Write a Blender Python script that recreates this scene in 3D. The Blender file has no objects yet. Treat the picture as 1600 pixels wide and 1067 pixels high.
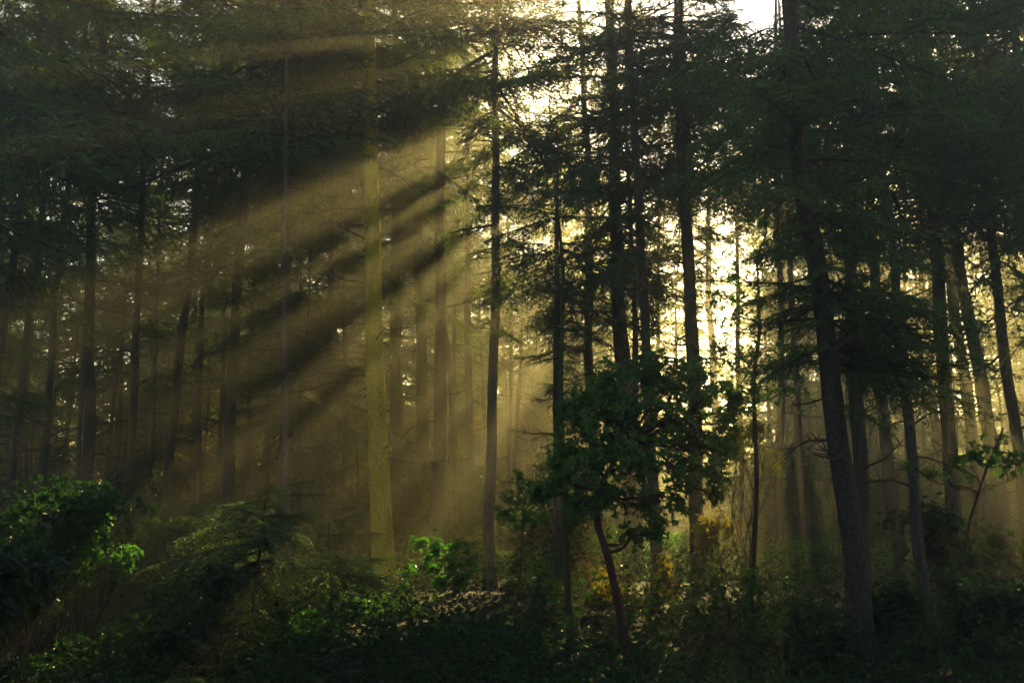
import bpy, math
import numpy as np
from mathutils import Vector, Matrix

rng = np.random.default_rng(11)
C = bpy.context.scene.collection
R = math.radians

# ------------------------------------------------------------------ camera
FPX, CX, CY = 1555.0, 800.0, 533.5          # focal length and centre in photo pixels
PITCH = R(10.0)
EYE = np.array([0.0, 0.0, 1.7])
cp, sp = math.cos(PITCH), math.sin(PITCH)


def direction(px, py):
    u, v = (px - CX) / FPX, (CY - py) / FPX
    return np.array([u, cp - v * sp, sp + v * cp])


def at(px, py, y):
    d = direction(px, py)
    return EYE + d * (y / d[1])


def project(P):
    P = np.asarray(P) - EYE
    z = P[..., 1] * cp + P[..., 2] * sp
    v = -P[..., 1] * sp + P[..., 2] * cp
    z = np.where(np.abs(z) < 1e-3, 1e-3, z)
    return CX + FPX * P[..., 0] / z, CY - FPX * v / z, z


SUN = direction(1190, 6)
SUN /= np.linalg.norm(SUN)
SUN_EL = math.asin(SUN[2])
SUN_AZ = math.atan2(SUN[0], SUN[1])         # clockwise from +Y


def ground_z(x, y):
    return 0.16 * np.sin(x * 0.31 + 1.0) * np.cos(y * 0.27) + 0.10 * np.sin(x * 0.9 + y * 0.7) - 0.05


# openings in the canopy, each along the sun's direction: (photo x, y, depth, radius)
OPENINGS = [
    (580, 258, 20, .10), (575, 298, 19, .44), (625, 340, 21, .12), (650, 378, 22, .27), (660, 442, 22, .15), (690, 488, 23, .15), (725, 540, 23, .09),
    (560, 66, 21, .16), (700, 215, 24, .20), (400, 170, 20, .10), (760, 262, 24, .13), (880, 372, 25, .16), (845, 300, 25, .12),
    (730, 618, 23, .22), (785, 640, 23, .09), (820, 602, 25, .13),
    (1000, 480, 30, .26), (1045, 480, 30, .26), (1075, 420, 31, .36), (1110, 460, 31, .36), (1140, 580, 29, .14),
    (1215, 640, 26, .13), (1252, 680, 26, .13),
    (1440, 480, 28, .55), (1500, 420, 28, .45), (1400, 420, 30, .45), (1540, 520, 27, .22),
    (400, 630, 28, .18), (480, 600, 27, .09),
    # light on leafy trees farther back
    (150, 560, 49, .7), (290, 475, 50, .7), (660, 470, 48, .6), (715, 420, 50, .6), (480, 560, 48, .6), (830, 600, 47, .5), (395, 500, 50, .6), (60, 600, 48, .6), (220, 600, 47, .5),
    # small gaps that drop light on single plants
    (690, 880, 17, .28), (935, 930, 19, .32), (945, 985, 19, .14), (555, 960, 19, .16), (1125, 640, 14, .18), (830, 1022, 15, .14),
    (130, 850, 12, .10), (1120, 830, 21, .22), (1525, 715, 16, .15), (1050, 890, 20, .12), (340, 720, 14, .12), (900, 655, 14.5, .12),
    (1160, 970, 16, .14), (430, 780, 13, .10), (205, 930, 13, .08), (1045, 930, 19, .14),
]
N_SLOTS = next(i for i, q in enumerate(OPENINGS) if q[:2] == (690, 880))
OPEN_P = np.array([at(a, b, d) for a, b, d, r in OPENINGS])
OPEN_R = np.array([r for a, b, d, r in OPENINGS])
EYE_R = 0.62                                 # the gap through which the sun itself shows


# each opening is a slot: shaped for brighter shafts, stretched in the eye-sun plane
SLOT = OPEN_P - EYE
SLOT = SLOT - (SLOT @ SUN)[:, None] * SUN
SLOT /= np.linalg.norm(SLOT, axis=1)[:, None]
STRETCH = 3.4


def clear_of_openings(P, pad=0.0):
    keep = np.ones(len(P), bool)
    if not len(P):
        return keep
    c = P.mean(0)
    reach = np.sqrt(((P - c) ** 2).sum(1).max())
    w = c - OPEN_P
    near = np.sqrt(np.maximum((w * w).sum(1) - (w @ SUN) ** 2, 0)) < reach + (OPEN_R + pad) * 6
    ragged0 = rng.uniform(.6, 1.2, len(P))
    for i in np.nonzero(near)[0]:
        ragged = ragged0 if i < N_SLOTS else np.maximum(ragged0, 1)
        v = P - OPEN_P[i]
        t = v @ SUN
        a = v @ SLOT[i]
        b2 = np.einsum('ij,ij->i', v, v) - t * t - a * a
        k = 1.0 if i >= N_SLOTS or OPEN_P[i, 1] > 40 else STRETCH if OPEN_R[i] > .24 else 5.0
        keep &= (a / k) ** 2 + b2 > ((OPEN_R[i] + pad) * ragged) ** 2
    v = P - EYE
    t = v @ SUN
    dd = np.einsum('ij,ij->i', v, v) - t * t
    keep &= dd > (EYE_R + pad) ** 2
    return keep


# ------------------------------------------------------------------ materials
def nodes_of(name):
    m = bpy.data.materials.new(name)
    m.use_nodes = True
    nt = m.node_tree
    nt.nodes.clear()
    out = nt.nodes.new('ShaderNodeOutputMaterial')
    return m, nt, out


def foliage_mat(name, c0, c1, tr, mix=0.4, rough=0.5, spec=0.3):
    """leaf: a glossy diffuse face and light that comes through; colour varies leaf by leaf"""
    m, nt, out = nodes_of(name)
    N, L = nt.nodes.new, nt.links.new
    geo = N('ShaderNodeNewGeometry')
    ramp = N('ShaderNodeValToRGB')
    ramp.color_ramp.elements[0].color = (*c0, 1)
    ramp.color_ramp.elements[1].color = (*c1, 1)
    L(geo.outputs['Random Per Island'], ramp.inputs[0])
    bs = N('ShaderNodeBsdfPrincipled')
    bs.inputs['Roughness'].default_value = rough
    bs.inputs['Specular IOR Level'].default_value = spec
    L(ramp.outputs[0], bs.inputs['Base Color'])
    t = N('ShaderNodeBsdfTranslucent')
    hsv = N('ShaderNodeMix')
    hsv.data_type = 'RGBA'
    hsv.inputs[0].default_value = 0.8
    hsv.inputs[7].default_value = (*tr, 1)
    L(ramp.outputs[0], hsv.inputs[6])
    L(hsv.outputs[2], t.inputs[0])
    mx = N('ShaderNodeMixShader')
    mx.inputs[0].default_value = mix
    L(bs.outputs[0], mx.inputs[1])
    L(t.outputs[0], mx.inputs[2])
    L(mx.outputs[0], out.inputs[0])
    return m


def bark_mat(name, dark, light, moss, moss_amount=0.5, scale=1.0, bump=0.6):
    m, nt, out = nodes_of(name)
    N, L = nt.nodes.new, nt.links.new
    tc = N('ShaderNodeTexCoord')
    oi = N('ShaderNodeObjectInfo')
    add = N('ShaderNodeVectorMath')
    mulr = N('ShaderNodeVectorMath')
    mulr.operation = 'SCALE'
    mulr.inputs[0].default_value = (31, 17, 53)
    L(oi.outputs['Random'], mulr.inputs['Scale'])
    L(tc.outputs['Object'], add.inputs[0])
    L(mulr.outputs[0], add.inputs[1])
    mp = N('ShaderNodeMapping')
    mp.inputs['Scale'].default_value = (scale * 16, scale * 16, scale * 2.6)
    L(add.outputs[0], mp.inputs[0])
    vo = N('ShaderNodeTexVoronoi')
    vo.feature = 'DISTANCE_TO_EDGE'
    no0 = N('ShaderNodeTexNoise')
    no0.inputs['Scale'].default_value = 1.4
    no0.inputs['Detail'].default_value = 5
    mixv = N('ShaderNodeMix')
    mixv.data_type = 'VECTOR'
    mixv.inputs[0].default_value = 0.35
    L(mp.outputs[0], mixv.inputs[4])
    L(mp.outputs[0], no0.inputs['Vector'])
    L(no0.outputs['Color'], mixv.inputs[5])
    L(mp.outputs[0], vo.inputs['Vector'])
    L(mixv.outputs[1], vo.inputs['Vector'])
    r1 = N('ShaderNodeValToRGB')
    r1.color_ramp.elements[0].position = 0.0
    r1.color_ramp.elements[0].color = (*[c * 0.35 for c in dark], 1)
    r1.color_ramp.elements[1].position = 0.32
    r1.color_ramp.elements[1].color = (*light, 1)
    e = r1.color_ramp.elements.new(0.1)
    e.color = (*dark, 1)
    L(vo.outputs['Distance'], r1.inputs[0])
    n2 = N('ShaderNodeTexNoise')
    n2.inputs['Scale'].default_value = 2.1
    n2.inputs['Detail'].default_value = 6
    n2.inputs['Roughness'].default_value = 0.65
    mp2 = N('ShaderNodeMapping')
    mp2.inputs['Scale'].default_value = (1.6, 1.6, 0.5)
    L(add.outputs[0], mp2.inputs[0])
    L(mp2.outputs[0], n2.inputs['Vector'])
    r2 = N('ShaderNodeValToRGB')
    r2.color_ramp.elements[0].position = max(0.02, 0.62 - moss_amount * 0.4)
    r2.color_ramp.elements[1].position = min(0.98, 0.80 - moss_amount * 0.3)
    L(n2.outputs[0], r2.inputs[0])
    mx = N('ShaderNodeMix')
    mx.data_type = 'RGBA'
    L(r2.outputs[0], mx.inputs[0])
    L(r1.outputs[0], mx.inputs[6])
    # moss, itself mottled by the furrows
    mm = N('ShaderNodeMix')
    mm.data_type = 'RGBA'
    mm.inputs[0].default_value = 0.55
    mm.inputs[7].default_value = (*moss, 1)
    L(r1.outputs[0], mm.inputs[6])
    L(mm.outputs[2], mx.inputs[7])
    bs = N('ShaderNodeBsdfPrincipled')
    bs.inputs['Roughness'].default_value = 0.92
    bs.inputs['Specular IOR Level'].default_value = 0.15
    L(mx.outputs[2], bs.inputs['Base Color'])
    bp = N('ShaderNodeBump')
    bp.inputs['Strength'].default_value = bump
    bp.inputs['Distance'].default_value = 0.03
    L(vo.outputs['Distance'], bp.inputs['Height'])
    L(bp.outputs[0], bs.inputs['Normal'])
    L(bs.outputs[0], out.inputs[0])
    return m


def plain_mat(name, c0, c1, scale=6, rough=0.9):
    m, nt, out = nodes_of(name)
    N, L = nt.nodes.new, nt.links.new
    tc = N('ShaderNodeTexCoord')
    no = N('ShaderNodeTexNoise')
    no.inputs['Scale'].default_value = scale
    no.inputs['Detail'].default_value = 8
    no.inputs['Roughness'].default_value = 0.7
    L(tc.outputs['Object'], no.inputs['Vector'])
    rp = N('ShaderNodeValToRGB')
    rp.color_ramp.elements[0].position = 0.35
    rp.color_ramp.elements[1].position = 0.68
    rp.color_ramp.elements[0].color = (*c0, 1)
    rp.color_ramp.elements[1].color = (*c1, 1)
    L(no.outputs[0], rp.inputs[0])
    bs = N('ShaderNodeBsdfPrincipled')
    bs.inputs['Roughness'].default_value = rough
    bs.inputs['Specular IOR Level'].default_value = 0.2
    L(rp.outputs[0], bs.inputs['Base Color'])
    bp = N('ShaderNodeBump')
    bp.inputs['Strength'].default_value = 0.5
    bp.inputs['Distance'].default_value = 0.05
    L(no.outputs[0], bp.inputs['Height'])
    L(bp.outputs[0], bs.inputs['Normal'])
    L(bs.outputs[0], out.inputs[0])
    return m


M = {
    'fir': foliage_mat('fir_needles', (.032, .090, .020), (.075, .145, .028), (.17, .28, .025), .42, .6, .2),
    'young_fir': foliage_mat('young_fir_needles', (.040, .085, .035), (.07, .12, .04), (.12, .22, .04), .4, .55, .25),
    'madrone': foliage_mat('evergreen_leaves', (.040, .115, .026), (.10, .19, .038), (.14, .44, .03), .42, .27, .5),
    'shrub': foliage_mat('shrub_leaves', (.018, .050, .015), (.040, .082, .020), (.14, .46, .03), .45, .32, .5),
    'shaded_shrub': foliage_mat('shaded_shrub_leaves', (.006, .018, .007), (.016, .034, .010), (.05, .18, .015), .35, .4, .35),  # shade put into the leaf colour: a darkened copy of the shrub leaves
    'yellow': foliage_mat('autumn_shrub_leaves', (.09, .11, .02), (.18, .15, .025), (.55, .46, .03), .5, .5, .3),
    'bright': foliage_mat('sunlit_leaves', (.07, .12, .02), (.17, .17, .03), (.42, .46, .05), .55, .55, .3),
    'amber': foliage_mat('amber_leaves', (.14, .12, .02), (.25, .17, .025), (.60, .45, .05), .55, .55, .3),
    'twig': plain_mat('twig_bark', (.035, .028, .02), (.08, .065, .045), 30),
    'red_bark': plain_mat('red_bark', (.04, .02, .013), (.12, .05, .028), 14, .6),
    'bark': bark_mat('grey_brown_bark', (.055, .043, .033), (.15, .12, .09), (.10, .10, .03), .35),
    'bark_grey': bark_mat('grey_scaly_bark', (.075, .062, .052), (.23, .19, .16), (.13, .12, .07), .2, 1.4),
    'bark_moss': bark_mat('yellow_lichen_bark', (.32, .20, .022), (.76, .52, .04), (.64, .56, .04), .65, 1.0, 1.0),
    'bark_green': bark_mat('green_mossy_bark', (.06, .055, .03), (.15, .13, .06), (.13, .15, .03), .7),
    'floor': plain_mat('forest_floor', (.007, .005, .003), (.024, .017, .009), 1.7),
}


# ------------------------------------------------------------------ mesh helpers
class MB:
    """collects quads of several materials and links them as ONE mesh object"""

    def __init__(self):
        self.v, self.f, self.m, self.s, self.n = [], [], [], [], 0

    def add(self, v, f, mat=0, smooth=False):
        if len(f) == 0:
            return
        self.v.append(np.asarray(v, np.float32))
        self.f.append(np.asarray(f, np.int32) + self.n)
        self.m.append(np.full(len(f), mat, np.int32))
        self.s.append(np.full(len(f), smooth, bool))
        self.n += len(v)

    def mesh(self, name, mats):
        me = bpy.data.meshes.new(name)
        if self.n:
            v, f = np.concatenate(self.v), np.concatenate(self.f)
            me.vertices.add(len(v))
            me.vertices.foreach_set('co', v.ravel())
            me.loops.add(f.size)
            me.loops.foreach_set('vertex_index', f.ravel())
            me.polygons.add(len(f))
            me.polygons.foreach_set('loop_start', np.arange(0, f.size, 4, dtype=np.int32))
            me.polygons.foreach_set('material_index', np.concatenate(self.m))
            me.polygons.foreach_set('use_smooth', np.concatenate(self.s))
            me.update(calc_edges=True)
        for k in mats:
            me.materials.append(M[k])
        return me

    def build(self, name, mats, parent=None, loc=(0, 0, 0)):
        o = bpy.data.objects.new(name, self.mesh(name, mats))
        C.objects.link(o)
        o.location = loc
        if parent is not None:
            o.parent = parent
        return o


def tube(path, radii, sides=6, jitter=0.0, seed_rng=None):
    path = np.asarray(path, float)
    n = len(path)
    radii = np.asarray(radii, float)
    T = np.gradient(path, axis=0)
    T /= np.linalg.norm(T, axis=1)[:, None] + 1e-9
    ref = np.array([0.0, 0, 1]) if abs(T[0, 2]) < 0.9 else np.array([1.0, 0, 0])
    U = np.cross(T, ref)
    U /= np.linalg.norm(U, axis=1)[:, None] + 1e-9
    V = np.cross(T, U)
    a = np.linspace(0, 2 * math.pi, sides, endpoint=False)
    rr = radii[:, None] * np.ones((1, sides))
    if jitter:
        rr = rr * (1 + jitter * (seed_rng or rng).uniform(-1, 1, (n, sides)))
    P = path[:, None, :] + rr[..., None] * (np.cos(a)[None, :, None] * U[:, None, :] + np.sin(a)[None, :, None] * V[:, None, :])
    i = np.arange(n - 1)[:, None] * sides
    j = np.arange(sides)[None, :]
    j2 = (j + 1) % sides
    f = np.stack([i + j, i + j2, i + sides + j2, i + sides + j], -1).reshape(-1, 4)
    return P.reshape(-1, 3), f


def blades(base, dirs, lens, wids, g):
    """one slim diamond per row"""
    n = len(base)
    d = dirs / (np.linalg.norm(dirs, axis=1)[:, None] + 1e-9)
    r = g.normal(size=(n, 3))
    s = np.cross(d, r)
    s /= np.linalg.norm(s, axis=1)[:, None] + 1e-9
    mid = base + d * (lens * 0.45)[:, None]
    tip = base + d * lens[:, None]
    h = s * (wids * 0.5)[:, None]
    v = np.stack([base, mid - h, tip, mid + h], 1).reshape(-1, 3)
    f = np.arange(4 * n).reshape(-1, 4)
    return v, f


def bough_template(seed, n_twig, spacing, bl, bw, twig_scale=1.0, droop=0.22, hang=0.30):
    """a conifer bough three metres long along +X: wood (v, f) and blades (n, 4, 3)"""
    g = np.random.default_rng(seed)
    ph = g.uniform(0, 6.28)

    def axis(t):
        return np.stack([3 * t, 0.10 * np.sin(3.2 * t + ph), -3 * droop * t ** 1.7 + 0.28 * np.maximum(t - .6, 0)], -1)

    ts = np.linspace(0, 1, 8)
    wv, wf = tube(axis(ts), 0.030 * (1 - ts) ** 0.8 + 0.004, 4)
    W = [(wv, wf)]
    B, D, Ln, Wd = [], [], [], []
    for i in range(n_twig):
        for side in (-1, 1):
            t = 0.10 + 0.88 * (i + g.uniform(0, .9)) / n_twig
            ln = (1.00 * (1 - t) ** 0.65 * min(1, .45 + 2.2 * t) + 0.16) * g.uniform(.55, 1.2) * twig_scale
            p0 = axis(np.array([t]))[0]
            ang = R(g.uniform(38, 68)) * side
            d = np.array([math.cos(ang), math.sin(ang), g.uniform(-.35, .12)])
            d /= np.linalg.norm(d)
            ns = max(2, int(ln / spacing))
            s = (np.arange(ns) + g.uniform(0, .6, ns)) / ns
            P = p0 + d * (s * ln)[:, None]
            P[:, 2] -= hang * ln * s ** 1.8
            if n_twig > 10:
                q = np.array([0, .5, 1])
                tp = p0 + d * (q * ln)[:, None]
                tp[:, 2] -= hang * ln * q ** 1.8
                W.append(tube(tp, np.array([.010, .007, .003]), 3))
            for sd in (-1, 1):
                perp = np.cross(d, [0, 0, 1.0]) * sd
                dd = d * 0.75 + perp * 0.65 + g.normal(0, .28, (ns, 3))
                dd[:, 2] -= 0.18
                B.append(P)
                D.append(dd)
                Ln.append(bl * (1.1 - .5 * s) * g.uniform(.7, 1.3, ns))
                Wd.append(np.full(ns, bw) * g.uniform(.7, 1.3, ns))
    v, f = blades(np.concatenate(B), np.concatenate(D), np.concatenate(Ln), np.concatenate(Wd), g)
    wv, wf, k = [], [], 0
    for a, b in W:
        wv.append(a)
        wf.append(b + k)
        k += len(a)
    return np.concatenate(wv), np.concatenate(wf), v.reshape(-1, 4, 3)


FINE = [bough_template(100 + i, 19, .080, .15, .034, droop=.08 + .06 * i, hang=.2 + .14 * i) for i in range(6)]
MID = [bough_template(200 + i, 12, .15, .25, .060, droop=.08 + .08 * i, hang=.2 + .16 * i) for i in range(4)]
COARSE = [bough_template(300 + i, 6, .34, .52, .20, droop=.16 + .06 * i) for i in range(3)]
EDGE = [bough_template(350 + i, 9, .24, .38, .13, droop=.16 + .06 * i) for i in range(3)]
WISPY = [bough_template(400 + i, 22, .070, .15, .026, 1.1, .30, .75) for i in range(4)]


def place(tpl, pos, az, pitch, roll, scale, width=1.0):
    """tpl points (..., 3) turned, scaled and moved"""
    m = Matrix.Rotation(az, 3, 'Z') @ Matrix.Rotation(-pitch, 3, 'Y') @ Matrix.Rotation(roll, 3, 'X')
    m = np.array(m) * scale
    m = m @ np.diag([1, width, 1])
    return tpl @ m.T + pos


def tag(o, label=None, cat=None, group=None, kind=None):
    for k, v in (('label', label), ('category', cat), ('group', group), ('kind', kind)):
        if v:
            o[k] = v
    return o


def empty(name, loc):
    o = bpy.data.objects.new(name, None)
    o.empty_display_size = 0.3
    C.objects.link(o)
    o.location = loc
    return o


# bare dead branches one metre long along +X, shared by every tree
def dead_branch(seed):
    g = np.random.default_rng(seed)
    mb = MB()
    t = np.linspace(0, 1, 9)
    bend, lift = g.uniform(-.12, .12), g.uniform(-.20, .16)
    ax = np.stack([t, bend * np.sin(3 * t), lift * t ** 1.6 + .02 * np.sin(9 * t + seed)], -1)
    mb.add(*tube(ax, .017 * (1 - t) ** .7 + .004, 5), 0, True)
    for k in range(int(g.integers(6, 13))):
        i = int(g.integers(3, 8))
        ln = g.uniform(.12, .42) * (1.1 - t[i] * .5)
        a = g.choice([-1, 1]) * R(g.uniform(25, 65))
        d = np.array([math.cos(a), math.sin(a), g.uniform(-.5, .5)])
        q = np.linspace(0, 1, 4)
        tp = ax[i] + d * (q * ln)[:, None]
        tp[:, 2] += g.uniform(-.2, .2) * ln * q ** 2
        mb.add(*tube(tp, .008 * (1 - q) + .0028, 4), 0, True)
    return mb.mesh('bare_branch', ['twig'])


DEAD = [dead_branch(s) for s in range(9)]


def bare_branch(parent, pos, az, pitch, length, k=None):
    o = bpy.data.objects.new('bare_branch', DEAD[int(rng.integers(len(DEAD))) if k is None else k])
    C.objects.link(o)
    o.parent = parent
    o.location = pos
    o.rotation_euler = (rng.uniform(-1, 1), -pitch, az)
    o.scale = (length,) * 3
    return o


# ------------------------------------------------------------------ conifers
N_BLADES = [0]


def in_a_plants_light(x, y):
    for T in OPEN_P[N_SLOTS:]:
        q = (y - T[1]) / SUN[1]
        if .5 < q < 48 and abs(x - T[0] - SUN[0] * q) < .45:
            return True
    return False


def conifer(name, label, pts, width, d, height=26, crown=9.5, boughs=70, reach=3.3, bark='bark', foliage='fir', dead=14, dead_len=1.6,
            group=None, sides=12, carve=True, top_lean=.5, extra=(), lod=None, wispy=False, cat='conifer tree', spread_az=None, tpl=None, low=22, at_xy=None):
    """pts: two or more photo points down the trunk's middle at depth d; width: trunk width in photo pixels at the first point"""
    P = np.array(sorted([at(x, y, d) for x, y in pts], key=lambda p: p[2]))
    if at_xy is not None:
        P = P - P[0] * np.array([1, 1, 0]) + np.array([at_xy[0], at_xy[1], 0])
        d = at_xy[1]
    zs, xs = P[:, 2], P[:, 0]
    lo = (xs[1] - xs[0]) / (zs[1] - zs[0])
    hi = (xs[-1] - xs[-2]) / (zs[-1] - zs[-2])
    lo, hi = max(-.14, min(.14, lo)), max(-.16, min(.16, hi))
    w1, w2, w3 = rng.uniform(0, 6.28, 3)
    ydrift = rng.uniform(-.02, .02)
    wob = rng.uniform(.02, .09)

    def axis(z):
        z = np.asarray(z, float)
        x = np.interp(z, zs, xs)
        x = np.where(z < zs[0], xs[0] + (z - zs[0]) * lo, x)
        x = np.where(z > zs[-1], xs[-1] + (z - zs[-1]) * hi * top_lean, x)
        return np.stack([x + wob * np.sin(z * .55 + w1) + .35 * wob * np.sin(z * 1.7 + w3), d + z * ydrift + .04 * np.sin(z * .5 + w2), z], -1)

    zr = zs[0]
    r0 = (.95 if bark == 'bark_moss' else .84) * width * max(d, 20 if at_xy is not None else 0) / FPX / 2
    base_xy = axis(0.0)
    z0 = float(ground_z(base_xy[0], base_xy[1])) - .12
    root = empty(name, (float(base_xy[0]), float(base_xy[1]), z0))
    off = np.array([base_xy[0], base_xy[1], z0])
    tag(root, label, cat, group)

    def radius(z):
        z = np.asarray(z, float)
        return r0 * (np.clip((height - z) / (height - zr), .05, 1.6) ** .8 + .55 * np.exp(-(z - z0) / .45))

    step = .35 if d < 32 else .8
    zz = np.arange(z0, height, step)
    tr = MB()
    tr.add(*tube(axis(zz) - off, radius(zz), sides, .07 if d < 32 else .03), 0, True)
    tr.build('trunk', [bark], root)
    # crown
    cr = MB()
    cv, cf = [], []
    n_up = boughs
    t = np.sort(rng.uniform(0, 1, n_up)) ** 1.15
    hs = crown + (height - crown - .3) * t
    specs = []
    for h, tt in zip(hs, t):
        L = reach * (1 - tt) ** .75 * rng.uniform(.6, 1.15) + .35
        az = rng.uniform(0, 6.283) if spread_az is None else spread_az[0] + rng.uniform(-1, 1) * spread_az[1]
        pit = R(-8 + 34 * tt + rng.uniform(-20, 20))
        specs.append((h, az, pit, L))
    specs += list(extra)
    if low and crown > 5:
        zlow = max(2.6, crown * .42)
        for k in range(low):
            u = rng.uniform(0, 1) ** .8
            specs.append((zlow + (crown - zlow) * u, rng.uniform(0, 6.283), R(rng.uniform(-22, 8)), reach * (.30 + .50 * u) * rng.uniform(.5, 1.15)))
    wood = []
    for h, az, pit, L in specs:
        p = axis(h)
        px, py, zc = project(p + np.array([math.cos(az), math.sin(az), 0]) * L * .5)
        inframe = -130 < px < 1730 and py > -130 and zc > 1
        if lod is not None:
            T = lod
        elif tpl is not None and inframe:
            T = tpl
        elif not inframe:
            T = COARSE
        elif wispy:
            T = WISPY
        else:
            T = FINE if d < 34 else MID
        wv, wf, bl = T[int(rng.integers(len(T)))]
        roll = rng.uniform(-.6, .6)
        s = L / 3.0
        wd = rng.uniform(.8, 1.25)
        B = place(bl.reshape(-1, 3), p, az, pit, roll, s, wd).reshape(-1, 4, 3)
        if carve:
            B = B[clear_of_openings(B.mean(1), .16 if (T is COARSE or T is EDGE) else .05)]
        cv.append(B.reshape(-1, 3) - off)
        wp = place(wv, p, az, pit, roll, s, wd)
        if carve:
            wf = wf[clear_of_openings(wp[wf].mean(1), .05)]
        wood.append((wp - off, wf))
    if cv:
        V = np.concatenate(cv)
        N_BLADES[0] += len(V) // 4
        cr.add(V, np.arange(len(V)).reshape(-1, 4), 0)
        for wv, wf in wood:
            cr.add(wv, wf, 1)
        cr.build('crown', [foliage, 'twig'], root)
    for k in range(int(dead * 1.7) if d < 45 else dead):
        h = rng.uniform(min(2.2, crown * .4), crown + 1.0)
        p = axis(h)
        bare_branch(root, tuple(p - off), rng.uniform(0, 6.283), R(rng.uniform(-22, 20)), dead_len * rng.uniform(.35, 1.25) * (.6 + .4 * h / crown))
    return root, axis, off


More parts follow.
